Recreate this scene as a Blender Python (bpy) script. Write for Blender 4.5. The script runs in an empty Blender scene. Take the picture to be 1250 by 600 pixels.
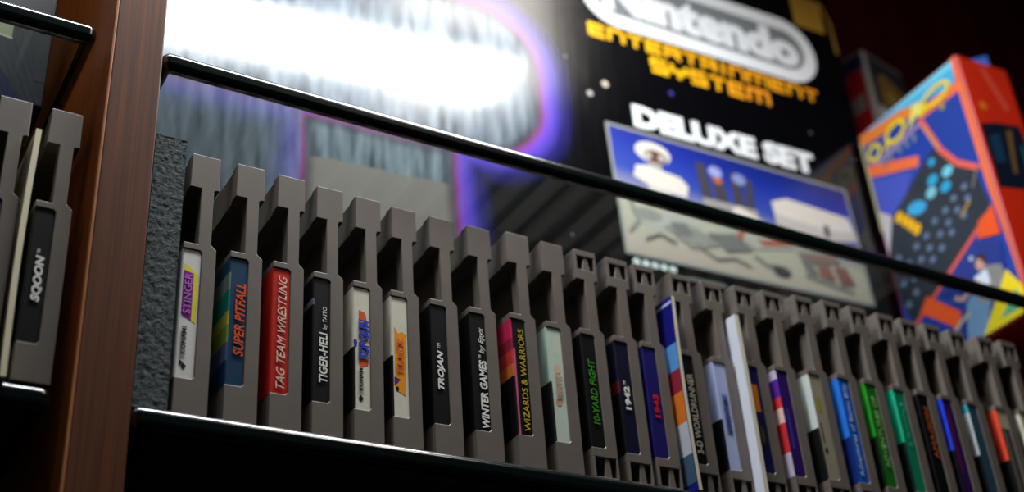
import bpy, bmesh, math, random
from mathutils import Vector, Matrix
random.seed(7)
SC = 0.001                                   # everything below is written in millimetres
scene = bpy.context.scene
col = scene.collection

# ------------------------------------------------------------------ camera
cam_d = bpy.data.cameras.new('camera'); cam = bpy.data.objects.new('camera', cam_d); col.objects.link(cam)
R_ = Vector((0.86190098, -0.50275872, -0.06603316)); U_ = Vector((-0.20932812, -0.471384, 0.85672566)); F_ = Vector((0.46185327, 0.72459009, 0.51152787))
M = Matrix((R_, U_, -F_)).transposed().to_4x4()
M.translation = Vector((-128.7436899, -450.3430081, -205.12079253)) * SC
cam.matrix_world = M
cam_d.sensor_width = 36; cam_d.lens = 45.6887; cam_d.clip_start = 0.01; cam_d.clip_end = 50
cam_d.dof.use_dof = True; cam_d.dof.focus_distance = 0.552; cam_d.dof.aperture_fstop = 6.5
scene.camera = cam

# ------------------------------------------------------------------ light
world = bpy.data.worlds.new('world'); scene.world = world; world.use_nodes = True
bg = world.node_tree.nodes['Background']; bg.inputs[0].default_value = (0.80, 0.90, 1.0, 1); bg.inputs[1].default_value = 0.010
def area(name, loc, size, power, colr, rot=(0, 0, 0)):
    d = bpy.data.lights.new(name, 'AREA'); d.shape = 'RECTANGLE'; d.size, d.size_y = size[0]*SC, size[1]*SC
    d.energy = power; d.color = colr
    o = bpy.data.objects.new(name, d); col.objects.link(o); o.location = Vector(loc)*SC; o.rotation_euler = rot
    return o
LAMP = (112, -80, 517); LAMP_SIZE = (490, 56); LAMP_YAW = math.radians(3)
area('strip_lamp_light', LAMP, LAMP_SIZE, 6.2, (0.93, 0.97, 1.0), (0, 0, LAMP_YAW))
# added fill light for the cartridge spines, high in front of the cabinet
area('front_fill_light', (600, -650, 1120), (260, 260), 3.0, (1.0, 0.93, 0.85), (math.radians(30), 0, math.radians(30)))
vs = scene.view_settings
vs.view_transform = 'Standard'; vs.look = 'None'; vs.gamma = 1; vs.use_curve_mapping = False; vs.exposure = 0

# ------------------------------------------------------------------ helpers
def lin(c):
    return tuple(((v/255.0)/12.92 if v/255.0 <= 0.04045 else ((v/255.0+0.055)/1.055)**2.4) for v in c) + (1.0,)
_m = {}
def mat(name, rgb, rough=0.5, spec=0.5, metal=0.0, bump=0.0, bscale=600, mottle=0.0, mscale=60, coat=0.0):
    if name in _m: return _m[name]
    m = bpy.data.materials.new(name); m.use_nodes = True
    nt = m.node_tree; b = nt.nodes['Principled BSDF']
    b.inputs['Base Color'].default_value = lin(rgb); b.inputs['Roughness'].default_value = rough
    b.inputs['Specular IOR Level'].default_value = spec; b.inputs['Metallic'].default_value = metal
    if coat: b.inputs['Coat Weight'].default_value = coat; b.inputs['Coat Roughness'].default_value = 0.08
    tc = nt.nodes.new('ShaderNodeTexCoord')
    n = nt.nodes.new('ShaderNodeTexNoise'); n.inputs['Scale'].default_value = mscale; n.inputs['Detail'].default_value = 5
    nt.links.new(tc.outputs['Object'], n.inputs['Vector'])
    mp = nt.nodes.new('ShaderNodeMapRange'); mp.inputs[1].default_value = 0.3; mp.inputs[2].default_value = 0.7
    mp.inputs[3].default_value = 1-mottle; mp.inputs[4].default_value = 1+mottle*0.6
    nt.links.new(n.outputs['Fac'], mp.inputs[0])
    mx = nt.nodes.new('ShaderNodeMix'); mx.data_type = 'RGBA'; mx.blend_type = 'MULTIPLY'; mx.inputs[0].default_value = 1
    mx.inputs[6].default_value = lin(rgb); nt.links.new(mp.outputs[0], mx.inputs[7]); nt.links.new(mx.outputs[2], b.inputs['Base Color'])
    if bump:
        n2 = nt.nodes.new('ShaderNodeTexNoise'); n2.inputs['Scale'].default_value = bscale; n2.inputs['Detail'].default_value = 3
        nt.links.new(tc.outputs['Object'], n2.inputs['Vector'])
        bp = nt.nodes.new('ShaderNodeBump'); bp.inputs['Strength'].default_value = bump; bp.inputs['Distance'].default_value = 0.0004
        nt.links.new(n2.outputs['Fac'], bp.inputs['Height']); nt.links.new(bp.outputs[0], b.inputs['Normal'])
    _m[name] = m; return m
def ink(rgb, rough=0.38):
    return mat('print_%02x%02x%02x' % tuple(int(v) for v in rgb), rgb, rough, 0.25, mottle=0.06, mscale=200)

def tag(o, label=None, cat=None, group=None, kind=None):
    if label: o['label'] = label
    if cat: o['category'] = cat
    if group: o['group'] = group
    if kind: o['kind'] = kind
    return o
def empty(name, loc, rz=0.0):
    o = bpy.data.objects.new(name, None); col.objects.link(o); o.location = Vector(loc)*SC; o.rotation_euler = (0, 0, rz)
    o.empty_display_size = 0.01
    return o
def link(name, bm, mats, parent=None, bevel=0.0, seg=2, loc=None, smooth=False):
    me = bpy.data.meshes.new(name)
    bmesh.ops.scale(bm, vec=(SC, SC, SC), verts=bm.verts)
    bm.to_mesh(me); bm.free()
    for m in (mats if isinstance(mats, (list, tuple)) else [mats]): me.materials.append(m)
    if smooth:
        for p in me.polygons: p.use_smooth = True
    o = bpy.data.objects.new(name, me); col.objects.link(o)
    if parent: o.parent = parent
    if loc: o.location = Vector(loc)*SC
    if bevel:
        md = o.modifiers.new('bevel', 'BEVEL'); md.width = bevel*SC; md.segments = seg; md.limit_method = 'ANGLE'; md.angle_limit = math.radians(30)
    return o
def bx(bm, x0, x1, y0, y1, z0, z1, mi=0):
    v = [bm.verts.new(p) for p in ((x0,y0,z0),(x1,y0,z0),(x1,y1,z0),(x0,y1,z0),(x0,y0,z1),(x1,y0,z1),(x1,y1,z1),(x0,y1,z1))]
    fs = [(0,3,2,1),(4,5,6,7),(0,1,5,4),(1,2,6,5),(2,3,7,6),(3,0,4,7)]
    out = []
    for f in fs:
        F = bm.faces.new([v[i] for i in f]); F.material_index = mi; out.append(F)
    return out
def prism(bm, pts, y0, y1, mi=0):
    """pts (x,z) counter-clockwise seen from the front (-Y)"""
    a = [bm.verts.new((x, y0, z)) for x, z in pts]; b = [bm.verts.new((x, y1, z)) for x, z in pts]
    f = bm.faces.new(a); f.material_index = mi
    f = bm.faces.new(b[::-1]); f.material_index = mi
    n = len(pts)
    for i in range(n):
        f = bm.faces.new((a[(i+1) % n], a[i], b[i], b[(i+1) % n])); f.material_index = mi
def cyl(bm, p0, p1, r, n=16, r1=None):
    p0, p1 = Vector(p0), Vector(p1); d = (p1-p0).normalized()
    a = d.orthogonal().normalized(); b = d.cross(a); r1 = r if r1 is None else r1
    A = [bm.verts.new(p0+(a*math.cos(t)+b*math.sin(t))*r) for t in [2*math.pi*i/n for i in range(n)]]
    B = [bm.verts.new(p1+(a*math.cos(t)+b*math.sin(t))*r1) for t in [2*math.pi*i/n for i in range(n)]]
    bm.faces.new(A[::-1]); bm.faces.new(B)
    for i in range(n): bm.faces.new((A[i], A[(i+1) % n], B[(i+1) % n], B[i]))

class Art:
    """flat printed shapes on a plane: origin o, axes ex (right) and ey (up), outward normal n"""
    def __init__(s, o, ex, ey):
        s.o, s.ex, s.ey = Vector(o), Vector(ex), Vector(ey); s.n = s.ex.cross(s.ey); s.bm = bmesh.new(); s.mats = []; s.k = 0
    def P(s, x, y, h): return s.o + s.ex*x + s.ey*y + s.n*h
    def mi(s, rgb):
        m = rgb if isinstance(rgb, bpy.types.Material) else ink(rgb)
        if m not in s.mats: s.mats.append(m)
        return s.mats.index(m)
    def poly(s, pts, rgb):
        s.k += 1; h = 0.05 + 0.02*s.k
        ar = sum(pts[i][0]*pts[(i+1) % len(pts)][1]-pts[(i+1) % len(pts)][0]*pts[i][1] for i in range(len(pts)))
        if ar < 0: pts = pts[::-1]
        f = s.bm.faces.new([s.bm.verts.new(s.P(x, y, h)) for x, y in pts]); f.material_index = s.mi(rgb)
    def rect(s, x0, x1, y0, y1, rgb): s.poly([(x0, y0), (x1, y0), (x1, y1), (x0, y1)], rgb)
    def ell(s, cx, cy, rx, ry, rgb, rot=0, n=28):
        c, q = math.cos(rot), math.sin(rot)
        s.poly([(cx+rx*math.cos(t)*c-ry*math.sin(t)*q, cy+rx*math.cos(t)*q+ry*math.sin(t)*c) for t in [2*math.pi*i/n for i in range(n)]], rgb)
    def ring(s, cx, cy, rx, ry, w, rgb, rot=0, n=32):
        s.k += 1; h = 0.05+0.02*s.k; c, q = math.cos(rot), math.sin(rot); m = s.mi(rgb)
        def pt(a, rx, ry): x, y = rx*math.cos(a), ry*math.sin(a); return s.P(cx+x*c-y*q, cy+x*q+y*c, h)
        o = [s.bm.verts.new(pt(2*math.pi*i/n, rx, ry)) for i in range(n)]; i_ = [s.bm.verts.new(pt(2*math.pi*i/n, rx-w, ry-w)) for i in range(n)]
        for i in range(n):
            f = s.bm.faces.new((o[i], o[(i+1) % n], i_[(i+1) % n], i_[i])); f.material_index = m
    def line(s, pts, w, rgb):
        for (a, b) in zip(pts[:-1], pts[1:]):
            d = Vector((b[0]-a[0], b[1]-a[1])); d.normalize(); e = Vector((-d.y, d.x))*w/2; d = d*w*0.3
            s.poly([(a[0]-d.x+e.x, a[1]-d.y+e.y), (a[0]-d.x-e.x, a[1]-d.y-e.y), (b[0]+d.x-e.x, b[1]+d.y-e.y), (b[0]+d.x+e.x, b[1]+d.y+e.y)], rgb)
    def done(s, name, parent):
        return link(name, s.bm, s.mats, parent)

def text_bm(body, bold=0.02, shear=0.0, spacing=1.0):
    c = bpy.data.curves.new('lettering', 'FONT'); c.body = body; c.size = 1; c.offset = bold; c.shear = shear; c.space_character = spacing
    c.extrude = 0.01; c.resolution_u = 3
    o = bpy.data.objects.new('lettering', c); col.objects.link(o)
    dg = bpy.context.evaluated_depsgraph_get(); me = bpy.data.meshes.new_from_object(o.evaluated_get(dg))
    bm = bmesh.new(); bm.from_mesh(me)
    bpy.data.objects.remove(o); bpy.data.curves.remove(c); bpy.data.meshes.remove(me)
    return bm
def lettering(name, body, o, ex, ey, box, rgb, parent, bold=0.02, shear=0.0, lift=0.0, spacing=1.0, thick=0.12):
    """box = (x0,x1,y0,y1) along ex / ey of the plane"""
    bm = text_bm(body, bold, shear, spacing)
    xs = [v.co.x for v in bm.verts]; ys = [v.co.y for v in bm.verts]; zs = [v.co.z for v in bm.verts]
    o, ex, ey = Vector(o), Vector(ex), Vector(ey); n = ex.cross(ey)
    for v in bm.verts:
        x = box[0]+(v.co.x-min(xs))/(max(xs)-min(xs))*(box[1]-box[0]); y = box[2]+(v.co.y-min(ys))/(max(ys)-min(ys))*(box[3]-box[2])
        h = (v.co.z-min(zs))/(max(zs)-min(zs))*thick
        v.co = o+ex*x+ey*y+n*(h+lift)
    return link(name, bm, rgb if isinstance(rgb, bpy.types.Material) else ink(rgb), parent)

# ------------------------------------------------------------------ materials
def wood(name, dark, light, rough=0.35):
    m = bpy.data.materials.new(name); m.use_nodes = True; nt = m.node_tree; b = nt.nodes['Principled BSDF']
    tc = nt.nodes.new('ShaderNodeTexCoord'); mp = nt.nodes.new('ShaderNodeMapping'); mp.inputs['Scale'].default_value = (520, 520, 9)
    n = nt.nodes.new('ShaderNodeTexNoise'); n.inputs['Scale'].default_value = 1; n.inputs['Detail'].default_value = 7; n.inputs['Distortion'].default_value = 0.5
    r = nt.nodes.new('ShaderNodeValToRGB'); r.color_ramp.elements[0].position = 0.32; r.color_ramp.elements[0].color = lin(dark)
    r.color_ramp.elements[1].position = 0.7; r.color_ramp.elements[1].color = lin(light)
    nt.links.new(tc.outputs['Object'], mp.inputs[0]); nt.links.new(mp.outputs[0], n.inputs['Vector']); nt.links.new(n.outputs['Fac'], r.inputs[0])
    nt.links.new(r.outputs[0], b.inputs['Base Color']); b.inputs['Roughness'].default_value = rough
    bp = nt.nodes.new('ShaderNodeBump'); bp.inputs['Strength'].default_value = 0.15; bp.inputs['Distance'].default_value = 0.0003
    nt.links.new(n.outputs['Fac'], bp.inputs['Height']); nt.links.new(bp.outputs[0], b.inputs['Normal'])
    return m
M_WOOD = wood('walnut_veneer', (70, 36, 14), (112, 60, 27))
M_EDGE = wood('orange_wood_edging', (150, 84, 40), (190, 124, 72))
M_SIDE = wood('orange_wood_side', (160, 80, 28), (204, 112, 46))
M_PLASTIC = mat('grey_game_plastic', (110, 101, 93), 0.38, 0.5, bump=0.10, bscale=1500, mottle=0.10, mscale=90)
M_METAL = mat('chrome_pin', (190, 190, 190), 0.25, 0.5, metal=1)
M_DARK = mat('dark_wall_paint', (18, 16, 16), 0.8, 0.2)
M_PAPER = mat('cream_paper', (225, 215, 180), 0.6, 0.3, mottle=0.08)
M_WHITEP = mat('white_gloss_paper', (225, 228, 240), 0.35, 0.4, mottle=0.03)
def glass_mats():
    m = bpy.data.materials.new('shelf_glass'); m.use_nodes = True; nt = m.node_tree; nt.nodes.clear()
    o = nt.nodes.new('ShaderNodeOutputMaterial'); mx = nt.nodes.new('ShaderNodeMixShader'); t = nt.nodes.new('ShaderNodeBsdfTransparent'); g = nt.nodes.new('ShaderNodeBsdfGlossy')
    ge = nt.nodes.new('ShaderNodeNewGeometry'); dt = nt.nodes.new('ShaderNodeVectorMath'); dt.operation = 'DOT_PRODUCT'
    nt.links.new(ge.outputs['Normal'], dt.inputs[0]); nt.links.new(ge.outputs['Incoming'], dt.inputs[1])
    def mth(op, a, c=0):
        n = nt.nodes.new('ShaderNodeMath'); n.operation = op
        for i, v in enumerate((a, c)):
            if isinstance(v, (int, float)): n.inputs[i].default_value = v
            else: nt.links.new(v, n.inputs[i])
        return n.outputs[0]
    fr = mth('ADD', mth('MULTIPLY', mth('POWER', mth('SUBTRACT', 1.0, mth('ABSOLUTE', dt.outputs['Value'])), 5), 0.96), 0.04)
    t.inputs[0].default_value = (0.84, 0.885, 0.87, 1); g.inputs['Roughness'].default_value = 0.03
    nt.links.new(fr, mx.inputs[0]); nt.links.new(t.outputs[0], mx.inputs[1]); nt.links.new(g.outputs[0], mx.inputs[2]); nt.links.new(mx.outputs[0], o.inputs[0])
    e = mat('glass_edge_dark_green', (7, 18, 17), 0.16, 1.0)
    return [m, e]
M_GLASS = glass_mats()

# ------------------------------------------------------------------ setting
def struct(name, bm, m, bevel=0): return tag(link(name, bm, m, None, bevel), kind='structure')
b = bmesh.new(); bx(b, -1500, 1800, 470, 500, -1500, 1200); struct('wall_back', b, M_DARK)
b = bmesh.new(); bx(b, -1500, 1800, -2400, 500, -1520, -1500); struct('floor', b, mat('dark_floor', (40, 34, 30), 0.6, 0.3, mottle=0.2, mscale=5))
b = bmesh.new(); bx(b, -1500, 1800, -2400, 500, 1200, 1220); struct('ceiling', b, mat('dark_ceiling', (60, 58, 56), 0.9, 0.2))

# dark red curtain behind the open right part
def curtain():
    b = bmesh.new(); n = 220; rows = []
    for z in (-1500, 1150):
        rows.append([b.verts.new((430+i*5.5, 425+16*math.sin(i*0.42)+7*math.sin(i*0.17+1), z)) for i in range(n)])
    for i in range(n-1): b.faces.new((rows[0][i], rows[0][i+1], rows[1][i+1], rows[1][i]))
    o = link('curtain', b, mat('dark_red_cloth', (62, 8, 12), 0.9, 0.1, bump=0.3, bscale=800), None, smooth=True)
    md = o.modifiers.new('thickness', 'SOLIDIFY'); md.thickness = 0.0015
    tag(o, 'dark red pleated curtain hanging behind the boxes at upper right', 'curtain')
curtain()

# lamp over the cabinet front
def strip_lamp():
    t = empty('strip_lamp', (LAMP[0], LAMP[1], LAMP[2]), LAMP_YAW)
    tag(t, 'long slim strip lamp hanging over the top shelf', 'lamp')
    b = bmesh.new(); bx(b, -250, 250, -30, 30, 3, 26); link('lamp_housing', b, mat('lamp_housing_metal', (200, 200, 200), 0.4, 0.5, metal=0.8), t, 3)
    for x in (-140, 140):
        b = bmesh.new(); cyl(b, (x, 0, 22), (x, 0, 1200-LAMP[2]), 3, 12); link('hanger_rod', b, M_METAL, t)
strip_lamp()

# wooden uprights
def upright(x0, x1, label):
    w = x1-x0; t = empty('wooden_upright', ((x0+x1)/2, 0, -1500)); tag(t, label, 'cabinet post')
    b = bmesh.new(); bx(b, -w/2+1.2, w/2, -10, 335, 0, 2690); link('post', b, M_WOOD, t, 0.6)
    b = bmesh.new(); bx(b, -w/2, -w/2+1.2, -10.2, -7.5, 0, 2690); link('edge_banding', b, M_EDGE, t, 0.3)
    b = bmesh.new(); bx(b, -w/2, -w/2+1.2, -7.5, 335, 0, 2690); link('side_veneer', b, M_SIDE, t)
    for zz in (1500-10, 1500+157):
        for s in (-1, 1):
            for y in (150, 290):
                b = bmesh.new(); cyl(b, (s*w/2, y, zz-3.2), (s*(w/2+7), y, zz-3.2), 2.4, 12); link('shelf_pin', b, M_METAL, t)
    return t
upright(-39.2, -17.4, 'brown wooden cabinet post between the two shelf bays')
upright(1400, 1422, 'brown wooden cabinet post at the far right end of the shelves')

# glass shelves
def shelf(x0, x1, y0, zt, label):
    b = bmesh.new(); fs = bx(b, x0, x1, y0, 330, zt-10, zt)
    for i, f in enumerate(fs): f.material_index = 0 if i < 2 else 1
    o = link('glass_shelf', b, M_GLASS, None, 4.0, 10)
    o.modifiers['bevel'].material = 1
    for p in o.data.polygons: p.use_smooth = True
    o.modifiers['bevel'].harden_normals = True
    return tag(o, label, 'shelf', 'thick glass shelves')
shelf(-16.2, 1398, -6, 0, 'thick glass shelf under the long row of game cartridges')
shelf(-16.2, 1398, -6, 167.2, 'thick glass shelf carrying the large black box and the orange box')
shelf(-420, -44.5, -6.5, 1.2, 'glass shelf left of the wooden post, under the cartridges')
shelf(-420, -44.5, -6.5, 169.5, 'upper glass shelf left of the wooden post')

# ------------------------------------------------------------------ cartridges
Z1, Z2, LX = 15.5, 73.0, 7.8
OUT_A = [(0,0),(13.8,0),(13.8,74.6),(12.0,76.2),(11.4,76.8),(11.4,102.6),(12.0,103.4),(13.7,103.6),(13.5,120),(1.2,120),(1.0,103.2),(5.9,103.2),(5.9,76),(0,76),(0,Z2),(LX-1,Z2),(LX,Z2-1),(LX,Z1+1),(LX-1,Z1),(0,Z1)]
CORE_A = [(0,0),(13.8,0),(13.8,74.6),(12.0,76.2),(11.4,76.8),(11.4,102.6),(12.0,103.4),(13.7,103.6),(13.5,120),(1.2,120),(1.0,103.2),(6.1,103.2),(6.1,76),(0,76)]
OUT_B = [(0,11),(13.8,11),(13.8,74.6),(12.0,76.2),(11.4,76.8),(11.4,102.6),(12.0,103.4),(13.7,103.6),(13.7,109),(0.9,109),(0.9,103.2),(5.7,103.2),(5.7,76),(0,76),(0,Z2),(LX-1,Z2),(LX,Z2-1),(LX,Z1+1),(LX-1,Z1),(0,Z1)]
def back_core(b, y0, yh):
    prism(b, [(0,0),(13.8,0),(13.8,74.6),(12.9,76),(0,76)], y0-0.1, 133)       # lower body
    prism(b, [(10.7,75.8),(11.4,75.8),(11.4,103.6),(10.7,103.6)], y0-0.1, 133) # thin wall of the neck behind its flange
    prism(b, [(1.6,103.2),(13.7,103.2),(13.5,119.6),(1.6,119.6)], y0-0.1, 133)
def shell_a():
    b = bmesh.new(); prism(b, OUT_A, 0, 1.7); prism(b, CORE_A, 1.6, 6.5); back_core(b, 6.5, 11)
    return b
def shell_b():
    b = bmesh.new(); prism(b, OUT_B, 0, 1.7)
    prism(b, [(0,11),(13.8,11),(13.8,74.6),(12.0,76.2),(11.4,76.8),(11.4,102.6),(12.0,103.4),(13.7,103.6),(13.7,109),(0.9,109),(0.9,103.2),(5.9,103.2),(5.9,76),(0,76)], 1.6, 8.2)
    back_core(b, 8, 8)
    prism(b, [(0.9,116.6),(13.7,116.6),(13.7,120),(0.9,120)], 0, 8.2)          # top bar
    prism(b, [(0.9,108.8),(2.5,108.8),(2.5,116.8),(0.9,116.8)], 0, 8.2); prism(b, [(12.4,108.8),(13.7,108.8),(13.7,116.8),(12.4,116.8)], 0, 8.2)
    prism(b, [(5.4,108.8),(10.2,108.8),(8.8,116.8),(6.8,116.8)], 0.4, 8.2)     # tapered rib between the two pits
    prism(b, [(0,0),(13.8,0),(13.8,1.6),(0,1.6)], 0, 8.2)
    prism(b, [(0,1.4),(1.2,1.4),(1.2,11.2),(0,11.2)], 0, 8.2); prism(b, [(12.6,1.4),(13.8,1.4),(13.8,11.2),(12.6,11.2)], 0, 8.2)
    prism(b, [(6,1.4),(9.8,1.4),(9.2,11.2),(6.6,11.2)], 0.4, 8.2)
    return b
def mesh_of(bm):
    o = link('cartridge_shell', bm, M_PLASTIC, None, 0.6, 3)
    dg = bpy.context.evaluated_depsgraph_get(); me = bpy.data.meshes.new_from_object(o.evaluated_get(dg)); me.name = 'cartridge_shell'
    bpy.data.objects.remove(o); return me
ME_A, ME_B = mesh_of(shell_a()), mesh_of(shell_b())

def label_mesh(segs_spine, segs_side):
    """spine face + rounded corner + front face; segs = [(z0,z1,rgb)]"""
    b = bmesh.new(); mats = []
    def mi(rgb):
        m = ink(rgb)
        if m not in mats: mats.append(m)
        return mats.index(m)
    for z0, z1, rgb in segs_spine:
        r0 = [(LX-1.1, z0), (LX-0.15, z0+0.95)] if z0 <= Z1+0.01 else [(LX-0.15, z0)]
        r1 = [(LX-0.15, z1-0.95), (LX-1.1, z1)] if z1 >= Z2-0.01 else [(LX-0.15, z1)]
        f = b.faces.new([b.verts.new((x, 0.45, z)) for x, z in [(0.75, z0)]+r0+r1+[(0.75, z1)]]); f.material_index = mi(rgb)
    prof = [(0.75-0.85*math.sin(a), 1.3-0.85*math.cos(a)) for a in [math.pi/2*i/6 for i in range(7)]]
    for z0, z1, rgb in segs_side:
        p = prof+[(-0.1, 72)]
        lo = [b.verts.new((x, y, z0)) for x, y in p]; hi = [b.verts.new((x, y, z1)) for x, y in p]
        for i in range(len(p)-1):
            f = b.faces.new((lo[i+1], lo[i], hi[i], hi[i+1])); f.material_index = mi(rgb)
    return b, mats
EX, EY = (0, 0, 1), (-1, 0, 0)       # spine lettering runs upwards, tops of the letters to the left
def cartridge(X, Y, kind, label, spine, side=None, spine_segs=None, side_segs=None, texts=(), patches=(), z=0, group='grey game cartridges in a long row'):
    t = empty('game_cartridge', (X, Y, z)); tag(t, label, 'cartridge', group)
    o = bpy.data.objects.new('cartridge_shell', ME_A if kind == 'A' else ME_B); col.objects.link(o); o.parent = t
    side = side or spine
    b, ms = label_mesh(spine_segs or [(Z1, Z2, spine)], side_segs or [(Z1, Z2, side)])  # sides often dark in the lower half: supposed shade put into the label colour
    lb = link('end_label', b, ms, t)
    if patches:
        a = Art((0, 0.45, 0), EX, EY)
        for p in patches:      # (x0,x1,z0,z1,rgb) or ('poly', [(x,z)..], rgb)
            if p[0] == 'poly': a.poly([(zz, -xx) for xx, zz in p[1]], p[2])
            elif p[0] == 'ell': a.ell(p[2], -p[1], p[4], p[3], p[5])
            else: a.rect(p[2], p[3], -p[1], -p[0], p[4])
        a.done('label_print', lb)
    for tx in texts:           # (body, x0, x1, z0, z1, rgb, bold, shear)
        body, x0, x1, z0, z1, rgb = tx[:6]; bold = tx[6] if len(tx) > 6 else 0.02; sh = tx[7] if len(tx) > 7 else 0
        lettering('title_lettering', body, (0, 0.45, 0), EX, EY, (z0, z1, -x1, -x0), rgb, lb, bold, sh, lift=0.3)
    return t
BLK = (10, 10, 12); WHT = (235, 235, 228); CRM = (218, 214, 194)
cartridge(0.0, -1.0, 'A', 'grey cartridge, white label with purple and yellow patch, first beside the felt pad', (216, 214, 208), patches=[
    ('poly', [(1.2, 43), (7.0, 39.5), (7.0, 61), (5.6, 63), (1.2, 66)], (226, 214, 40)), ('poly', [(1.0, 43), (5.2, 40.6), (5.2, 62), (1.0, 63)], (128, 30, 140)),
    ('poly', [(1.6, 20.5), (3.2, 22), (1.6, 23.2)], BLK), ('poly', [(3.4, 19.2), (4.6, 20.6), (3.2, 22), (2.2, 20.6)], BLK)],
    texts=[('STINGER', 1.6, 4.6, 43.5, 61.5, (190, 120, 205), 0.0), ('KONAMI', 1.7, 3.7, 25.5, 37.5, BLK, 0.02)])
cartridge(19.7, -1.6, 'A', 'grey cartridge with dark teal label and orange lettering, second from the felt pad', (12, 58, 88),
    side_segs=[(Z1, 26, (14, 50, 84)), (26, 34, (80, 90, 130)), (34, 42, (120, 150, 60)), (42, 48, (178, 176, 60)), (48, 58, (20, 130, 112)), (58, 66, (120, 140, 130)), (66, Z2, (16, 70, 96))],
    texts=[('SUPER PITFALL', 3.0, 7.2, 28.5, 61.5, (226, 84, 30), 0.02, 0.2)])
cartridge(38.5, -1.0, 'A', 'grey cartridge with bright red label and cream lettering', (196, 36, 22), texts=[('TAG TEAM WRESTLING', 2.6, 6.3, 17.8, 69.5, (236, 210, 190), 0.0, 0.35)])
cartridge(57.2, 0.3, 'A', 'grey cartridge with black label and large white lettering then small white lettering', BLK,
    side_segs=[(Z1, 60, BLK), (60, 63, (110, 110, 130)), (63, Z2, BLK)],
    texts=[('TIGER-HELI', 2.9, 6.7, 24.2, 47.2, WHT, 0.02, 0.1), ('by TAITO', 4.4, 6.8, 49, 59.5, WHT, 0.0)])
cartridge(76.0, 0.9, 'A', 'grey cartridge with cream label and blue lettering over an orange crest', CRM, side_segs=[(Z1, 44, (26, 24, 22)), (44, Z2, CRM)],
    patches=[('poly', [(2.6, 36), (3.6, 35), (6.8, 36.2), (7.0, 40), (2.6, 41)], (216, 92, 40)), ('poly', [(2.6, 56), (6.9, 54), (5.6, 61), (2.6, 62)], (216, 92, 40)), ('poly', [(2.4, 39), (6.9, 39), (6.9, 57), (2.4, 57)], (226, 190, 170)), ('ell', 0.9, 46, 0.9, 1.6, (40, 60, 150)),
             ('poly', [(3.4, 19.2), (4.6, 20.6), (3.2, 22), (2.2, 20.6)], BLK)],
    texts=[('TOP GUN', 2.3, 7.2, 38.5, 57.5, (34, 66, 190), 0.05, 0.2), ('KONAMI', 2.6, 4.3, 24, 35, BLK, 0.02)])
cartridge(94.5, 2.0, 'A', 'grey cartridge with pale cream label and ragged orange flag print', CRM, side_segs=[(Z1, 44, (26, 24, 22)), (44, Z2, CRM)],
    patches=[('poly', [(1.4, 28), (6.4, 25.5), (6.8, 55), (5.2, 56), (3.2, 55), (1.4, 58)], (236, 150, 24)), ('poly', [(1.0, 30), (2.4, 31), (4.0, 33), (1.0, 34)], (90, 40, 120)), ('ell', 2.3, 28.5, 0.8, 1.0, BLK)],
    texts=[('TRACK', 2.6, 5.6, 36, 53, (216, 90, 60), 0.0)])
cartridge(114.1, 2.2, 'A', 'grey cartridge with black label and white slanted lettering with trademark', BLK, texts=[('TROJAN', 2.4, 6.2, 31.5, 50.5, WHT, 0.04, 0.25), ('TM', 2.6, 4.2, 51.2, 54, WHT, 0.0)])
cartridge(134.0, 2.0, 'A', 'grey cartridge with black label and long white lettering nearly filling it', BLK, texts=[('WINTER GAMES', 3.4, 7.2, 16.8, 49.5, WHT, 0.03, 0.1), ('by Epyx', 3.8, 7.0, 53, 66, WHT, 0.0, 0.3), ('TM', 3.4, 4.6, 50.2, 52, WHT)])
cartridge(153.9, -0.5, 'A', 'grey cartridge with black label, yellow lettering and pink and orange side art', BLK,
    side_segs=[(Z1, 44, (20, 12, 16)), (44, 50, (206, 110, 40)), (50, 57, (200, 60, 50)), (57, 63, (150, 36, 60)), (63, Z2, (206, 40, 84))], patches=[(0.75, 1.7, Z1+.2, 58, (206, 92, 130))],
    texts=[('WIZARDS & WARRIORS', 3.6, 6.6, 17.5, 68, (206, 176, 40), 0.0)])
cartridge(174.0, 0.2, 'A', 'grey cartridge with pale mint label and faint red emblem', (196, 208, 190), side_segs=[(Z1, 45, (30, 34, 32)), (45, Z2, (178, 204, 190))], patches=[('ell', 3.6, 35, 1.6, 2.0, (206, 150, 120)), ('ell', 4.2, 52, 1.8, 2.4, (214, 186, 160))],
    texts=[('XEXYZ', 2.8, 6.0, 37, 50, (206, 140, 110), 0.0)])
cartridge(192.8, -0.2, 'B', 'grey cartridge with black label and bright green lettering', BLK, texts=[('10-YARD FIGHT', 2.6, 6.2, 27, 60, (60, 150, 20), 0.01, 0.1)])
cartridge(212.2, 0, 'B', 'grey cartridge with dark navy label and white four-digit lettering', (14, 12, 44), side_segs=[(Z1, 46, BLK), (46, 52, (90, 24, 24)), (52, Z2, (16, 14, 40))], texts=[('1942', 2.6, 5.8, 37.5, 49.5, WHT, 0.04), ('TM', 2.6, 3.8, 50.3, 52.2, WHT)])
cartridge(228.6, -.3, 'B', 'grey cartridge with deep blue label and red four-digit lettering', (26, 20, 96), texts=[('1943', 2.8, 6.0, 36, 48, (206, 24, 40), 0.04)])
cartridge(251.2, -.5, 'B', 'grey cartridge with black label and cream lettering, behind the blue booklet', BLK, texts=[('3-D WORLDRUNNER', 2.6, 6.2, 21, 63, (206, 200, 172), 0.01)])
cartridge(272.3, 0, 'B', 'grey cartridge with pale blue label and blurred navy lettering', (168, 178, 218), side_segs=[(Z1, 42, (12, 14, 24)), (42, Z2, (176, 188, 230))], patches=[(2.6, 6.2, 34, 56, (124, 136, 186))], texts=[('ADVENTURE', 3, 5.8, 35, 55, (50, 62, 120), 0.0)])
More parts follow.
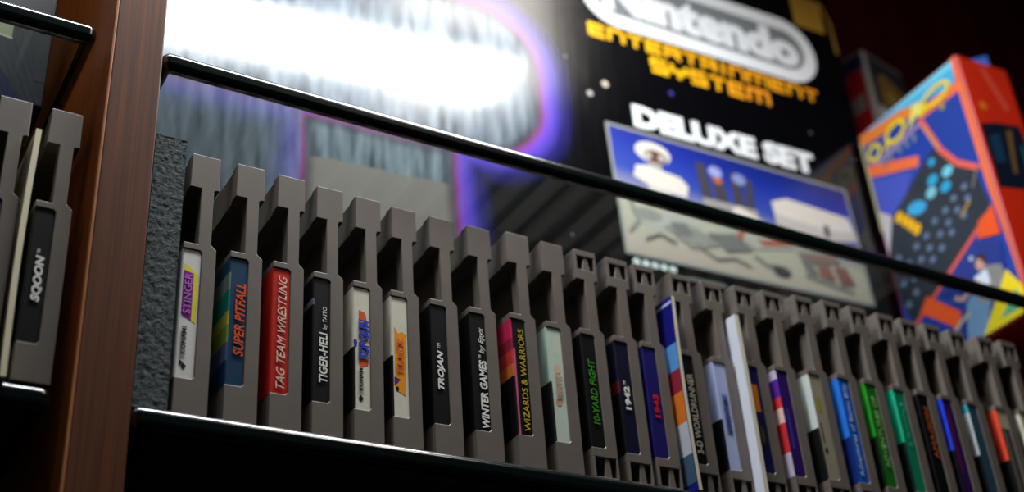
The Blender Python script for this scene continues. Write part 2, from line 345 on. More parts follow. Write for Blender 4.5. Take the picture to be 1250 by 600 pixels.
cartridge(291.0, -3, 'B', 'grey cartridge with navy label and orange block, right of the white booklet', (24, 22, 80), patches=[(1.4, 5.6, 48, 63, (206, 116, 24)), (2, 6, 28, 44, (20, 20, 34)), ('ell', 4, 36, 1.4, 5, (70, 60, 44))])
cartridge(309.0, -5, 'B', 'grey cartridge with violet label and red and white side art', (46, 16, 96), side_segs=[(Z1, 28, (190, 180, 200)), (28, 44, (206, 50, 56)), (44, 52, (236, 196, 186)), (52, 58, (226, 54, 60)), (58, 68, (90, 40, 160)), (68, Z2, (200, 190, 220))],
    patches=[(2.6, 4.4, 30, 52, (66, 50, 140))])
cartridge(328.5, -8, 'B', 'grey cartridge with grey-beige label and small olive mark', (150, 142, 122), side_segs=[(Z1, 43, (18, 20, 18)), (43, Z2, (206, 216, 208))], patches=[(2.4, 5.2, 52, 60, (150, 140, 40)), (2.2, 3.0, 35, 46, BLK), ('poly', [(2.6, 29), (4, 31), (3, 33), (1.8, 31)], BLK)])
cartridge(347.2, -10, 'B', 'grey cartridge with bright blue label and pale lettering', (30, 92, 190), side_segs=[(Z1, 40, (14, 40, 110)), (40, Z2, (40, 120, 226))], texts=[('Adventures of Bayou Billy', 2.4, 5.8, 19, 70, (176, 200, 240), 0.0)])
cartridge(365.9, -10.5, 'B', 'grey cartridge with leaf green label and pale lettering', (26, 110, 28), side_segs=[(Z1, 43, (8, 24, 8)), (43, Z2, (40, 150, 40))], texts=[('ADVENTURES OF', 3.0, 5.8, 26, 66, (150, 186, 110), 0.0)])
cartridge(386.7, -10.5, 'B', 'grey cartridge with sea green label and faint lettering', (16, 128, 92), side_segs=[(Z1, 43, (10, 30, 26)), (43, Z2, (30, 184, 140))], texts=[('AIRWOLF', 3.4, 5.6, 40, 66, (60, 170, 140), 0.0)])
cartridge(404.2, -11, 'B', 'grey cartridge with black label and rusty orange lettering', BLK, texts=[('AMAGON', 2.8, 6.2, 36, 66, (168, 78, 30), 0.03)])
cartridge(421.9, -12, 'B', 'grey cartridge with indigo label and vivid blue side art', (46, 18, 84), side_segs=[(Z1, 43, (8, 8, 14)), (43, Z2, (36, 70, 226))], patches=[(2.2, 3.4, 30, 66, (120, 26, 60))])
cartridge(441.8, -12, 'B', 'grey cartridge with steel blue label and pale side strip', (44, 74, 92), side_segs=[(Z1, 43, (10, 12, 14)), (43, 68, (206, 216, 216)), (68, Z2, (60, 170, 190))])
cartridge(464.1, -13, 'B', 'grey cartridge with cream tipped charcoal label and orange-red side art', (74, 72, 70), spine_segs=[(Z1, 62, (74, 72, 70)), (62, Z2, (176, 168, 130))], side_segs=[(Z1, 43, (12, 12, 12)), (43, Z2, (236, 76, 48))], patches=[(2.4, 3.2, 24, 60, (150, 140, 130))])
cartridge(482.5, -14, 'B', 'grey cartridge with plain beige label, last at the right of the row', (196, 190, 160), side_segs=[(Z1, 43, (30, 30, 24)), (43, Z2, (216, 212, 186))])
GL = 'grey cartridges left of the wooden post'
cartridge(-59.6, -6, 'A', 'grey cartridge left of the post with black label and white lettering', BLK, z=1.2, group=GL, texts=[('SQOON', 2.8, 6.6, 32.5, 52, WHT, 0.05, 0.15), ('TM', 3, 4.2, 52.8, 54.6, WHT)])
cartridge(-79.4, -6, 'A', 'grey cartridge cut by the left edge of the view with slate blue label', (70, 96, 116), z=1.2, group=GL)

# booklets
def booklet(x, y, z, w, d, h, cover, label, art=(), curl=0.0, g=None):
    t = empty('booklet', (x, y, z)); tag(t, label, 'booklet')
    for nm, x0, x1, m in (('cover', 0, 0.35, cover), ('pages', 0.35, w-0.35, M_PAPER), ('cover', w-0.35, w, cover)):
        b = bmesh.new(); n = 14
        def cx(zz): return curl*math.sin(zz/h*math.pi)
        for i in range(n):
            za, zb = h*i/n, h*(i+1)/n
            vs_ = [b.verts.new(p) for p in ((x0+cx(za),0,za),(x1+cx(za),0,za),(x1+cx(za),d,za),(x0+cx(za),d,za),(x0+cx(zb),0,zb),(x1+cx(zb),0,zb),(x1+cx(zb),d,zb),(x0+cx(zb),d,zb))]
            for f in ((0,1,5,4),(1,2,6,5),(2,3,7,6),(3,0,4,7)): b.faces.new([vs_[k] for k in f])
            if i == 0: b.faces.new([vs_[k] for k in (3,2,1,0)])
            if i == n-1: b.faces.new([vs_[k] for k in (4,5,6,7)])
        bmesh.ops.remove_doubles(b, verts=b.verts, dist=0.001)
        o = link(nm, b, m, t)
        if nm == 'cover' and x0 == 0 and art:
            a = Art((-0.02, 0, 0), (0, -1, 0), (0, 0, 1))
            for (y0, y1, z0, z1, c) in art:
                for i in range(n):
                    za, zb = max(z0, h*i/n), min(z1, h*(i+1)/n)
                    if zb > za+0.01:
                        f = a.bm.faces.new([a.bm.verts.new((-0.08+cx(q), yy, q)) for yy, q in ((y1, za), (y0, za), (y0, zb), (y1, zb))]); f.material_index = a.mi(c)
            a.done('cover_print', o)
    return t
booklet(246.2, -6, 0, 2.6, 105, 102, ink((30, 30, 130)), 'thin blue-covered booklet standing between two cartridges',
    art=[(0, 100, 4, 18, (70, 96, 120)), (0, 100, 18, 34, (196, 200, 210)), (0, 100, 34, 50, (226, 120, 36)), (0, 100, 50, 62, (150, 40, 60)), (0, 100, 62, 76, (90, 150, 216)), (0, 100, 76, 98, (24, 22, 120)), (0, 100, 98, 99.5, (190, 190, 220))], curl=-1.0)
booklet(286.6, -6, 0, 2.6, 105, 100, M_WHITEP, 'thin white booklet standing upright between two cartridges', curl=0.4)
booklet(-63.6, -8, 1.2, 2.2, 105, 107, M_PAPER, 'thin cream booklet beside the cartridge left of the post', curl=-0.8)

# felt pad between post and first cartridge
def felt():
    b = bmesh.new(); nx, nz, ny = 26, 220, 60; W, H, D = 13.6, 124.5, 120
    def grid(fn, nu, nv):
        g = [[b.verts.new(fn(i/nu, j/nv)) for j in range(nv+1)] for i in range(nu+1)]
        for i in range(nu):
            for j in range(nv): b.faces.new((g[i][j], g[i+1][j], g[i+1][j+1], g[i][j+1]))
    grid(lambda u, v: (u*W, 0, v*H), nx, nz); grid(lambda u, v: (W, u*D, v*H), ny, nz); grid(lambda u, v: (0, (1-u)*D, v*H), ny, nz)
    grid(lambda u, v: (u*W, v*D, H), nx, ny); grid(lambda u, v: (u*W, (1-v)*D, 0), nx, ny); grid(lambda u, v: ((1-u)*W, D, v*H), nx, nz)
    bmesh.ops.remove_doubles(b, verts=b.verts, dist=0.01)
    bmesh.ops.recalc_face_normals(b, faces=b.faces)
    o = link('felt_pad', b, mat('grey_felt', (84, 90, 91), 0.95, 0.1, bump=0.8, bscale=2200, mottle=0.5, mscale=600), None, loc=(-15.4, -2.2, 0))
    tx = bpy.data.textures.new('felt_fuzz', 'CLOUDS'); tx.noise_scale = 0.0022; tx.noise_depth = 4
    md = o.modifiers.new('fuzz', 'DISPLACE'); md.texture = tx; md.strength = 0.0006; md.mid_level = 0.9; md.texture_coords = 'LOCAL'
    tag(o, 'dark grey fuzzy felt pad standing between the wooden post and the first cartridge', 'pad')
felt()

# ------------------------------------------------------------------ the large black box
def big_box():
    th = math.radians(2.4)
    t = empty('console_box', (-39.465, 147.544, 167.2), -th)
    tag(t, 'large glossy black carton with white pill logo and product photo', 'box')
    b = bmesh.new(); fs = bx(b, 25, 613, 0, 165, 0, 372)
    m = bpy.data.materials.new('box_front_print'); m.use_nodes = True; nt = m.node_tree; N = nt.nodes; L = nt.links; P = N['Principled BSDF']
    tc = N.new('ShaderNodeTexCoord'); sp = N.new('ShaderNodeSeparateXYZ'); L.new(tc.outputs['Object'], sp.inputs[0])
    def mth(op, a, bb=None, c=None):
        n = N.new('ShaderNodeMath'); n.operation = op
        for i, v in enumerate((a, bb, c)):
            if v is None: continue
            if isinstance(v, (int, float)): n.inputs[i].default_value = v
            else: L.new(v, n.inputs[i])
        return n.outputs[0]
    X = mth('MULTIPLY', sp.outputs[0], 1000); Z = mth('MULTIPLY', sp.outputs[2], 1000)
    def sdf(cx, cz, hx, hz, r):
        dx = mth('SUBTRACT', mth('ABSOLUTE', mth('SUBTRACT', X, cx)), hx-r); dz = mth('SUBTRACT', mth('ABSOLUTE', mth('SUBTRACT', Z, cz)), hz-r)
        l = mth('SQRT', mth('ADD', mth('POWER', mth('MAXIMUM', dx, 0), 2), mth('POWER', mth('MAXIMUM', dz, 0), 2)))
        return mth('SUBTRACT', mth('ADD', l, mth('MINIMUM', mth('MAXIMUM', dx, dz), 0)), r)
    s1 = sdf(150, 171, 168, 64, 52); s2 = sdf(197, 40, 52, 66, 6)
    d = mth('MINIMUM', s1, s2)
    # rough vertical grain in the printed picture
    mp = N.new('ShaderNodeMapping'); mp.inputs['Scale'].default_value = (160, 1, 22); L.new(tc.outputs['Object'], mp.inputs[0])
    nz = N.new('ShaderNodeTexNoise'); nz.inputs['Scale'].default_value = 1; nz.inputs['Detail'].default_value = 5; L.new(mp.outputs[0], nz.inputs['Vector'])
    nz2 = N.new('ShaderNodeTexNoise'); nz2.inputs['Scale'].default_value = 22; nz2.inputs['Detail'].default_value = 4; L.new(tc.outputs['Object'], nz2.inputs['Vector'])
    dd = mth('ADD', d, mth('MULTIPLY', mth('SUBTRACT', nz2.outputs['Fac'], 0.5), 5))
    f = mth('DIVIDE', mth('ADD', dd, 13), 44)
    r = N.new('ShaderNodeValToRGB'); L.new(f, r.inputs[0]); cr = r.color_ramp
    cr.elements[0].position = 0.0; cr.elements[0].color = (0, 0, 0, 1); cr.elements[1].position = 1; cr.elements[1].color = (0.002, 0.002, 0.003, 1)
    for pos, c in ((0.17, (30, 30, 50)), (0.27, (120, 60, 110)), (0.33, (112, 66, 176)), (0.45, (78, 60, 170)), (0.62, (34, 30, 100)), (0.85, (8, 8, 20))):
        e = cr.elements.new(pos); e.color = lin(c)
    # inside picture colours
    ri = N.new('ShaderNodeValToRGB'); L.new(nz.outputs['Fac'], ri.inputs[0]); ri.color_ramp.elements[0].position = 0.3; ri.color_ramp.elements[0].color = lin((46, 55, 63))
    ri.color_ramp.elements[1].position = 0.72; ri.color_ramp.elements[1].color = lin((128, 140, 150))
    stand = mth('GREATER_THAN', mth('ADD', Z, mth('MULTIPLY', mth('SUBTRACT', nz2.outputs['Fac'], 0.5), 16)), 76)
    mxi = N.new('ShaderNodeMix'); mxi.data_type = 'RGBA'; L.new(stand, mxi.inputs[0]); mxi.inputs[6].default_value = lin((116, 109, 104)); L.new(ri.outputs[0], mxi.inputs[7])
    inside = mth('SUBTRACT', 1, mth('SMOOTH_MIN', 1, mth('MAXIMUM', mth('DIVIDE', mth('ADD', dd, 10), 8), 0), 0.1))
    mx = N.new('ShaderNodeMix'); mx.data_type = 'RGBA'; L.new(inside, mx.inputs[0]); L.new(r.outputs[0], mx.inputs[6]); L.new(mxi.outputs[2], mx.inputs[7])
    def mixc(fac, a, bb):
        n = N.new('ShaderNodeMix'); n.data_type = 'RGBA'
        if isinstance(fac, (int, float)): n.inputs[0].default_value = fac
        else: L.new(fac, n.inputs[0])
        for k, v in ((6, a), (7, bb)):
            if isinstance(v, tuple): n.inputs[k].default_value = v
            else: L.new(v, n.inputs[k])
        return n.outputs[2]
    # slate coloured area left of the stand
    left = mth('MULTIPLY', mth('LESS_THAN', X, 146), mth('LESS_THAN', Z, 118)); left = mth('MULTIPLY', left, 0.62)
    r2 = N.new('ShaderNodeValToRGB'); L.new(nz.outputs['Fac'], r2.inputs[0]); r2.color_ramp.elements[0].position = 0.3; r2.color_ramp.elements[0].color = lin((58, 68, 78)); r2.color_ramp.elements[1].position = 0.7; r2.color_ramp.elements[1].color = lin((112, 120, 128))
    L.new(mixc(left, mx.outputs[2], r2.outputs[0]), P.inputs['Base Color'])
    # shrink-wrap gloss with fine vertical wrinkles
    rr = N.new('ShaderNodeMapRange'); L.new(nz.outputs['Fac'], rr.inputs[0]); rr.inputs[3].default_value = 0.1; rr.inputs[4].default_value = 0.18
    L.new(rr.outputs[0], P.inputs['Roughness']); P.inputs['Specular IOR Level'].default_value = 0.5
    mp2 = N.new('ShaderNodeMapping'); mp2.inputs['Scale'].default_value = (420, 1, 12); L.new(tc.outputs['Object'], mp2.inputs[0])
    nb = N.new('ShaderNodeTexNoise'); nb.inputs['Scale'].default_value = 1; nb.inputs['Detail'].default_value = 3; L.new(mp2.outputs[0], nb.inputs['Vector'])
    bp = N.new('ShaderNodeBump'); bp.inputs['Strength'].default_value = 0.16; bp.inputs['Distance'].default_value = 0.0003; L.new(nb.outputs['Fac'], bp.inputs['Height']); L.new(bp.outputs[0], P.inputs['Normal'])
    for i, f_ in enumerate(fs): f_.material_index = 1 if i == 2 else 0
    link('carton', b, [mat('black_carton', (12, 12, 14), 0.3, 0.5), m], t, 0.8)
    o, ex, ey = (0, 0, 0), (1, 0, 0), (0, 0, 1)
    # logo pill
    def pill(x0, x1, z0, z1, n=20):
        r = (z1-z0)/2; cz = (z0+z1)/2
        return [(x1-r+r*math.cos(a), cz+r*math.sin(a)) for a in [-math.pi/2+math.pi*i/n for i in range(n+1)]] + [(x0+r+r*math.cos(a), cz+r*math.sin(a)) for a in [math.pi/2+math.pi*i/n for i in range(n+1)]]
    a = Art(o, ex, ey)
    a.poly(pill(358, 584, 253.5, 318.5), (240, 242, 244)); a.poly(pill(370, 572, 265.5, 306.5), (120, 124, 126)); 
    lg = a.done('logo_panel', t)
    lettering('logo_lettering', 'Nintendo', o, ex, ey, (378, 566, 268.5, 304), (238, 240, 242), lg, 0.06, 0, lift=0.25)
    glyph = {'E': [[(1, 0), (0, 0), (0, 1), (1, 1)], [(0, .5), (.9, .5)]], 'n': [[(0, 0), (0, 1), (.8, 1), (1, .8), (1, 0)]], 'T': [[(0, 1), (1, 1)], [(.5, 1), (.5, 0)]],
             'R': [[(0, 0), (0, 1), (1, 1), (1, .5), (0, .5)], [(.55, .5), (1, 0)]], 'A': [[(0, 0), (0, 1), (1, 1), (1, 0)], [(0, .4), (1, .4)]], 'I': [[(.5, 0), (.5, 1)]],
             'm': [[(0, 0), (0, 1), (1, 1), (1, 0)], [(.5, 0), (.5, 1)]], 'S': [[(1, 1), (0, 1), (0, .5), (1, .5), (1, 0), (0, 0)]], 'Y': [[(0, 1), (0, .5), (1, .5), (1, 1)], [(.5, .5), (.5, 0)]]}
    def techno(name, word, x0, x1, z0, z1, w):
        wd = [0.45 if ch == 'I' else 1.5 if ch == 'm' else 1.0 for ch in word]; gap = 0.42
        u = (x1-x0-w)/(sum(wd)+gap*(len(word)-1)); x = x0+w/2; a = Art(o, ex, ey)
        for i, ch in enumerate(word):
            f = i/(len(word)-1)
            for st in glyph[ch]: a.k = 4; a.line([(x+px*wd[i]*u, z0+w/2+pz*(z1-z0-w)) for px, pz in st], w, (252, 190-10*int(f*3), 8+8*int(f*3)))
            x += (wd[i]+gap)*u
        a.done(name, t)
    techno('yellow_lettering', 'EnTERTAInmEnT', 362, 577, 237.5, 250.5, 3.4)
    techno('yellow_lettering', 'SYSTEm', 414, 525, 219.5, 234, 3.6)
    lettering('white_lettering', 'DELUXE SET', o, ex, ey, (391.5, 556, 163.5, 183.5), (240, 242, 242), t, 0.06, 0, lift=0.2)
    # product photo
    gm = bpy.data.materials.new('photo_backdrop_print'); gm.use_nodes = True; nt = gm.node_tree; P = nt.nodes['Principled BSDF']; P.inputs['Roughness'].default_value = 0.3
    tc = nt.nodes.new('ShaderNodeTexCoord'); sp = nt.nodes.new('ShaderNodeSeparateXYZ'); nt.links.new(tc.outputs['Object'], sp.inputs[0])
    ma = nt.nodes.new('ShaderNodeMath'); ma.operation = 'MULTIPLY_ADD'; nt.links.new(sp.outputs[0], ma.inputs[0]); ma.inputs[1].default_value = 0.08; nt.links.new(sp.outputs[2], ma.inputs[2])
    mr = nt.nodes.new('ShaderNodeMapRange'); mr.inputs[1].default_value = 0.087; mr.inputs[2].default_value = 0.205; nt.links.new(ma.outputs[0], mr.inputs[0])
    r = nt.nodes.new('ShaderNodeValToRGB'); nt.links.new(mr.outputs[0], r.inputs[0]); nt.links.new(r.outputs[0], P.inputs['Base Color'])
    r.color_ramp.elements[0].position = 0; r.color_ramp.elements[0].color = lin((190, 170, 160)); r.color_ramp.elements[1].position = 1; r.color_ramp.elements[1].color = lin((20, 28, 90))
    for p, c in ((0.35, (196, 192, 170)), (0.45, (140, 142, 158)), (0.58, (50, 72, 164)), (0.8, (22, 44, 150))):
        e = r.color_ramp.elements.new(p); e.color = lin(c)
    a = Art(o, ex, ey)
    a.poly([(366.8, 161), (583, 157.5), (585.8, 56), (370, 55)], (150, 150, 146)); a.poly([(369, 158.8), (581, 155.3), (583.4, 58.2), (372, 57.2)], gm)
    W1, W2, G1, G2, DK, RD = (216, 208, 196), (190, 184, 176), (156, 152, 146), (126, 124, 122), (66, 64, 72), (180, 96, 76)
    # toy robot: head, arms, base
    a.ell(404, 144, 15, 9, W1); a.ell(406, 141, 10, 5.5, (96, 60, 50)); a.ell(400, 141, 3, 2.6, W2); a.ell(411, 141, 3, 2.6, W2); a.rect(399, 410, 128, 136, G1)
    a.poly([(385, 120), (388, 130), (398, 132), (425, 128), (431, 122), (428, 112), (400, 114)], W1); a.rect(396, 414, 98, 114, W2); a.poly([(378, 92), (420, 96), (440, 86), (432, 78), (384, 82)], W2)
    a.poly([(376, 108), (388, 112), (386, 100), (378, 96)], G1); a.ell(440, 101, 9, 4, RD); a.ell(422, 104, 14, 5, G1); a.ell(392, 90, 12, 5, G1)
    # gyro stands
    a.poly([(440, 146), (448, 147), (452, 114), (442, 113)], DK); a.poly([(452, 144), (462, 145), (466, 114), (454, 113)], DK); a.poly([(470, 145), (478, 146), (480, 112), (470, 113)], DK); a.poly([(484, 142), (490, 142), (488, 112), (480, 112)], DK)
    a.ell(457, 141, 6, 5, (150, 160, 210)); a.ell(458, 134, 4, 3, RD); a.ell(478, 140, 6, 5, (130, 140, 190)); a.rect(442, 490, 110, 116, G1)
    # console
    a.poly([(505, 128), (520, 134), (578, 130), (582, 112), (552, 106), (506, 110)], W1); a.poly([(506, 118), (552, 114), (582, 118), (582, 110), (552, 104), (506, 108)], W2); a.rect(551, 556, 108, 118, DK)
    # light gun, controllers, cartridges, cords
    a.poly([(466, 112), (474, 116), (512, 100), (508, 95), (470, 104)], W1); a.poly([(462, 92), (500, 100), (520, 90), (482, 82)], W2); a.poly([(470, 96), (476, 98), (470, 84), (464, 84)], RD); a.poly([(484, 90), (512, 96), (518, 92), (490, 86)], RD)
    a.poly([(404, 84), (430, 88), (452, 78), (426, 70)], G1); a.poly([(410, 88), (424, 90), (428, 80), (414, 78)], G2); a.line([(430, 74), (446, 66), (462, 70), (474, 66)], 2.2, G2); a.poly([(440, 86), (464, 90), (480, 80), (456, 74)], G2)
    a.line([(480, 76), (490, 70), (498, 72)], 2, G2); a.ell(502, 68, 8, 4.2, DK); a.poly([(520, 88), (556, 92), (560, 86), (524, 80)], (150, 120, 110))
    a.poly([(522, 82), (530, 86), (536, 72), (526, 72)], G2); a.poly([(536, 80), (548, 82), (552, 70), (538, 70)], (150, 100, 92)); a.poly([(552, 82), (564, 84), (570, 70), (556, 68)], (140, 92, 92)); a.line([(524, 70), (566, 64)], 3, G1)
    a.line([(376, 74), (384, 84), (380, 96)], 2.4, G1); a.line([(388, 70), (400, 76), (412, 72)], 2, G2)
    a.done('product_photo', t)
    a = Art(o, ex, ey)
    for i in range(5): a.ell(378+i*7.2, 50.2, 3.0, 2.4, (226, 236, 232))
    for k in range(4): a.rect(418+k*38, 450+k*38, 44.5, 47, (120, 124, 120))
    a.done('small_print', t)
    for x, z, rr_, c in ((371, 195, 2.6, (216, 200, 180)), (357, 182.5, 2.2, (190, 186, 180)), (429, 204, 2, (60, 56, 140)), (340, 210, 0.9, (150, 150, 170)), (560, 205, 0.8, (150, 150, 150)), (330, 60, 0.9, (120, 120, 140)), (600, 190, 0.9, (130, 130, 140))): 
        a = Art(o, ex, ey); a.ell(x, z, rr_, rr_, c); a.done('printed_star', t)
    a = Art(o, ex, ey); a.rect(570.5, 602, 318, 352, (170, 128, 34))
    for k in range(6): a.rect(573, 599, 322+k*4.8, 323.4+k*4.8, (120, 88, 26))
    a.done('gold_sticker', t)
    a = Art(o, ex, ey); a.line([(603.5, 352), (606, 344), (610, 334), (610.5, 300)], 3, (150, 112, 40)); a.done('gold_edge_reflection', t)  # reflection along the box edge, painted as a gold line
    return t
big_box()

# ------------------------------------------------------------------ orange/blue box seen on its art side
OR, OR2, BL, BL2, CY, YE, DKK = (232, 84, 30), (236, 112, 62), (28, 60, 150), (60, 84, 170), (40, 160, 206), (232, 206, 30), (34, 42, 52)
def art_box():
    t = empty('game_box', (559.3, 8.1, 167.2), math.radians(-3.4)); tag(t, 'upright orange and blue carton with a keypad picture on its side', 'box')
    b = bmesh.new(); bx(b, 0, 50, 0, 109.5, 0, 211); link('carton', b, mat('orange_red_carton', (226, 44, 14), 0.35, 0.5, mottle=0.08, mscale=30), t, 0.9)
    a = Art((0, 109.5, 0), (0, -1, 0), (0, 0, 1))
    def c(pts): return [(109.5-s, h) for s, h in pts]
    def el(s, h, rs, rh, col_, rot=0): a.ell(109.5-s, h, rs, rh, col_, -rot)
    a.poly(c([(1, 1), (108.5, 1), (108.5, 210), (1, 210)]), BL)
    a.poly(c([(4, 210), (9, 190), (48, 197), (90, 203), (100, 210)]), (70, 170, 214)); a.poly(c([(4, 210), (7, 204), (60, 206), (80, 210)]), (110, 200, 226))
    a.poly(c([(108.5, 210), (62, 204), (40, 196), (44, 188), (60, 194), (108.5, 199)]), (226, 128, 50))
    a.poly(c([(47, 193), (6, 191), (6, 183), (45, 184)]), OR2)
    a.poly(c([(105, 196), (84, 186), (60, 180), (104, 181)]), (24, 74, 140))
    a.poly(c([(105, 179.5), (46, 184), (46, 180.5), (103, 173)]), (150, 130, 176))          # lilac underline
    a.poly(c([(98, 172), (60, 176), (46, 177), (40, 158), (56, 152)]), (26, 62, 160))
    a.poly(c([(107, 181), (57, 158.5), (60, 150.5), (107, 170)]), OR2)
    a.poly(c([(107, 168), (66, 150), (80, 134), (96, 128), (107, 140)]), (70, 84, 186))
    a.poly(c([(108, 140), (96, 128), (108, 100)]), (190, 184, 190))
    a.poly(c([(42.6, 155), (13, 119), (9, 82), (56, 58), (99, 36), (108, 60), (108, 100), (96, 127.6), (79.7, 136), (54.4, 150)]), DKK)
    a.line(c([(47, 184), (36.5, 150), (26, 132), (9, 117)]), 4.6, (226, 96, 80)); a.line(c([(46, 178), (38, 152)]), 1.6, (200, 160, 60))
    a.line(c([(8, 84), (54.7, 60.3), (101, 37)]), 3.0, (226, 90, 70))
    el(50.5, 132.4, 5.2, 4.2, CY); el(35.7, 130.9, 5.2, 4.2, (110, 196, 220)); el(54.7, 124, 5.2, 4.4, (120, 190, 206)); el(40.8, 120.7, 5.2, 4.2, CY); el(47, 146, 3.4, 3.2, CY)
    el(70.9, 120.5, 9.5, 5.4, (60, 164, 214), 0.35)
    for s, h in ((89.3, 124.3), (84.3, 118.2), (80.0, 112.2), (75.8, 106.2)): el(s, h-1, 3.8, 4.6, (236, 178, 30), 0.7)
    for s, h in ((25.2, 111), (36.7, 108.3), (25.2, 101.3), (46.5, 103.8), (46.7, 93.6), (32, 91.1), (58.2, 101.7), (68.8, 95.3), (56.3, 89.6), (46.2, 85.1), (80.1, 92.7), (68.8, 85), (58.2, 79), (78.8, 80.9), (68.7, 75.3), (89.1, 70.7), (78.4, 66.4), (100.1, 71.8), (90.8, 60.1), (100.2, 54.7), (91, 84), (99, 93), (36, 98)):
        el(s, h, 2.9, 2.5, (96, 116, 146))
    a.line(c([(24, 98), (34, 92)]), 2.2, (176, 140, 80)); a.line(c([(10, 118), (18, 106)]), 2.0, (110, 110, 110))
    a.poly(c([(22, 80), (7, 84), (7, 62), (26, 68)]), OR)
    a.poly(c([(9.8, 58), (11.8, 29.5), (43.4, 1.6), (80, 1.6), (60, 40), (69.8, 47.1), (29.2, 69)]), (30, 50, 130))
    # printed person: legs, shirt, jacket, head, hair
    a.poly(c([(58, 2), (40, 2), (28, 26), (36, 38), (50, 30)]), (110, 140, 180)); a.poly(c([(34, 40), (16, 40), (12, 28), (24, 18), (40, 26)]), (132, 130, 124))
    a.poly(c([(38, 44), (26, 45), (26, 34), (36, 30)]), (206, 216, 226)); a.poly(c([(28, 48), (14, 42), (12, 30), (20, 28), (24, 38)]), (130, 130, 126)); a.line(c([(36, 40), (52, 34), (58, 38)]), 3, (190, 150, 130))
    el(30, 50.5, 4.2, 4.8, (196, 150, 130)); a.poly(c([(34, 56), (26, 57.5), (23.5, 51), (27, 49), (29, 54)]), (56, 30, 26)); el(36, 58, 1.8, 1.8, (180, 190, 210))
    a.poly(c([(11, 36), (2.5, 20), (2.5, 3), (9, 1.5), (43.4, 1.5)]), YE); a.poly(c([(8, 20), (5, 12), (10, 6), (26, 6)]), (90, 170, 130)); a.poly(c([(9, 16), (8, 11), (14, 9)]), YE)
    a.poly(c([(82, 52), (56.5, 27), (62, 15), (92, 43)]), OR); a.poly(c([(88, 40), (66, 20), (92, 10), (104, 30)]), (30, 52, 140)); a.line(c([(72, 12), (58, 20), (50, 22)]), 3, (170, 160, 150))
    a.poly(c([(2.2, 2), (0.8, 2), (0.8, 210), (5, 210), (6, 188), (6, 100), (3.2, 50)]), OR2)
    a.poly(c([(108.6, 204), (106.2, 200), (106.2, 120), (108.6, 120)]), (186, 176, 130))
    ap = a.done('side_artwork', t)
    # chunky yellow script across the top of the artwork
    a = Art((-1.6*0-0.7, 109.5, 0), (0, -1, 0), (0, 0, 1))
    a.ring(109.5-97, 187, 8, 7.5, 3.2, YE, 0.1); a.ring(109.5-72, 190, 12, 8.6, 3.6, YE, 0.15); a.ring(109.5-27, 193.5, 15, 7.6, 3.4, YE, 0.05)
    a.poly([(109.5-60, 183), (109.5-50, 200), (109.5-42, 198), (109.5-43, 185), (109.5-49, 189)], (226, 216, 110)); a.line([(109.5-86, 183), (109.5-78, 186)], 3, YE); a.line([(109.5-46, 188), (109.5-38, 189)], 3.4, YE)
    a.ell(109.5-24, 180, 2.6, 2.4, (150, 150, 60))
    for s in (92, 84, 74, 66, 58): a.rect(109.5-s, 109.5-s+3.4, 170, 177, (110, 130, 140))
    a.done('yellow_script', t)
    a = Art((0, 0, 0), (1, 0, 0), (0, 0, 1))
    a.poly([(3, 150), (20, 155), (44, 158), (48, 110), (30, 100), (3, 96)], (16, 26, 44)); a.poly([(8, 140), (20, 146), (18, 120), (8, 118)], (24, 60, 90)); a.poly([(28, 150), (34, 152), (26, 112), (22, 112)], (120, 90, 50)); a.poly([(38, 140), (42, 140), (40, 116), (36, 116)], (40, 90, 110))
    a.poly([(20, 205), (26, 206), (40, 172), (34, 168)], (232, 84, 60)); a.ell(12, 168, 3.6, 3.6, (236, 130, 30)); a.rect(30, 36, 40, 82, (226, 150, 30))
    a.done('spine_artwork', t)
art_box()

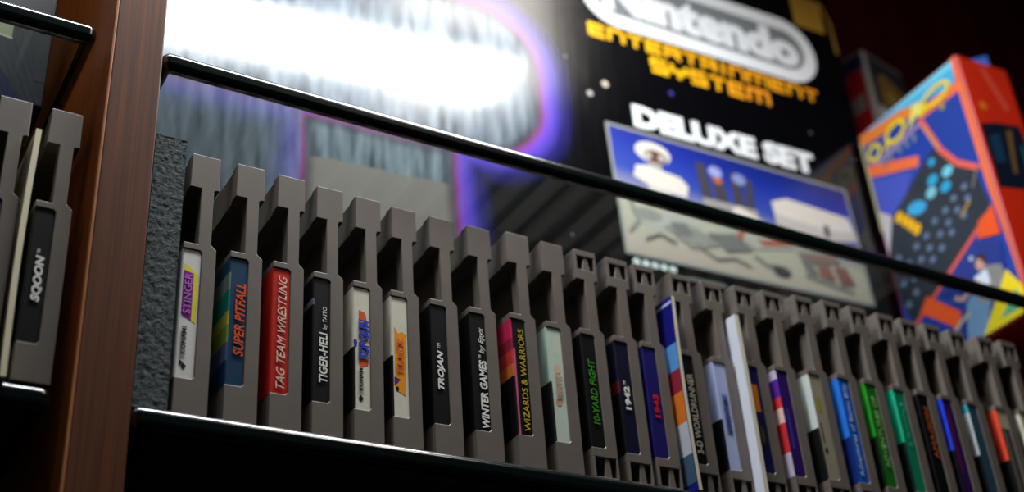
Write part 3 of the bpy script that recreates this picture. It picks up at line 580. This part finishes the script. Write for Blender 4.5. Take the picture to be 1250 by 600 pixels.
# small boxes behind it
def back_box():
    t = empty('tall_carton', (640, 152, 167.2), math.radians(10)); tag(t, 'tall grey and red carton standing behind the orange and blue carton', 'box')
    H = 352
    b = bmesh.new(); bx(b, 0, 62, 0, 80, 0, H); link('carton', b, mat('grey_white_carton', (150, 146, 142), 0.5, 0.4, mottle=0.1), t, 1)
    a = Art((0, 0, 0), (1, 0, 0), (0, 0, 1)); a.rect(5, 61, H-58, H-2, (40, 42, 54)); a.poly([(14, H-56), (16, H-22), (28, H-16), (60, H-30), (60, H-56)], (120, 96, 44)); a.ell(32, H-42, 8, 8, (150, 126, 66)); a.rect(8, 62, H-96, H-60, (196, 200, 206)); a.rect(8, 62, H-300, H-100, (60, 70, 100)); a.done('front_artwork', t)
    a = Art((0, 80, 0), (0, -1, 0), (0, 0, 1)); a.rect(2, 76, H-98, H-6, (150, 24, 26)); a.poly([(20, H-70), (72, H-60), (72, H-44), (20, H-52)], (120, 116, 112)); a.rect(2, 78, H-18, H-2, (40, 36, 80)); a.done('side_artwork', t)
back_box()
def blue_box():
    t = empty('slim_blue_carton', (643, 38, 167.2), math.radians(40)); tag(t, 'slim blue carton whose corner peeks over the red side of the orange carton', 'box')
    b = bmesh.new(); bx(b, 0, 24, 0, 34, 0, 262); link('carton', b, mat('blue_carton', (44, 110, 220), 0.4, 0.5, mottle=0.1), t, 0.8)
    b = bmesh.new(); bx(b, 3, 19, -0.4, 0, 225, 252); link('white_panel', b, ink((120, 160, 230)), t)
blue_box()

# things on the upper left shelf
def left_box():
    t = empty('striped_box', (-150, 62, 169.5)); tag(t, 'dark navy carton with grey diagonal stripes on the upper left shelf', 'box')
    b = bmesh.new(); bx(b, 0, 98, 0, 90, 0, 120); link('carton', b, mat('dark_navy_carton', (14, 15, 26), 0.35, 0.5), t, 0.8)
    a = Art((0, 0, 0), (1, 0, 0), (0, 0, 1))
    for k in range(5): a.poly([(66+k*5.2, 46), (69+k*5.2, 46), (91+k*3, 1), (88.6+k*3, 1)] if k < 3 else [(66+k*5.2, 46), (68+k*5.2, 46), (96-(4-k)*1.5, 14), (94-(4-k)*1.5, 14)], (50, 54, 66))
    a.poly([(60, 26), (74, 22), (88, 0.5), (60, 0.5)], (12, 20, 70)); a.poly([(66, 52), (80, 52), (80, 36), (72, 34), (66, 36)], (176, 178, 140)); a.line([(70, 36), (80, 35)], 1.2, (220, 220, 200))
    a.done('front_artwork', t)
left_box()
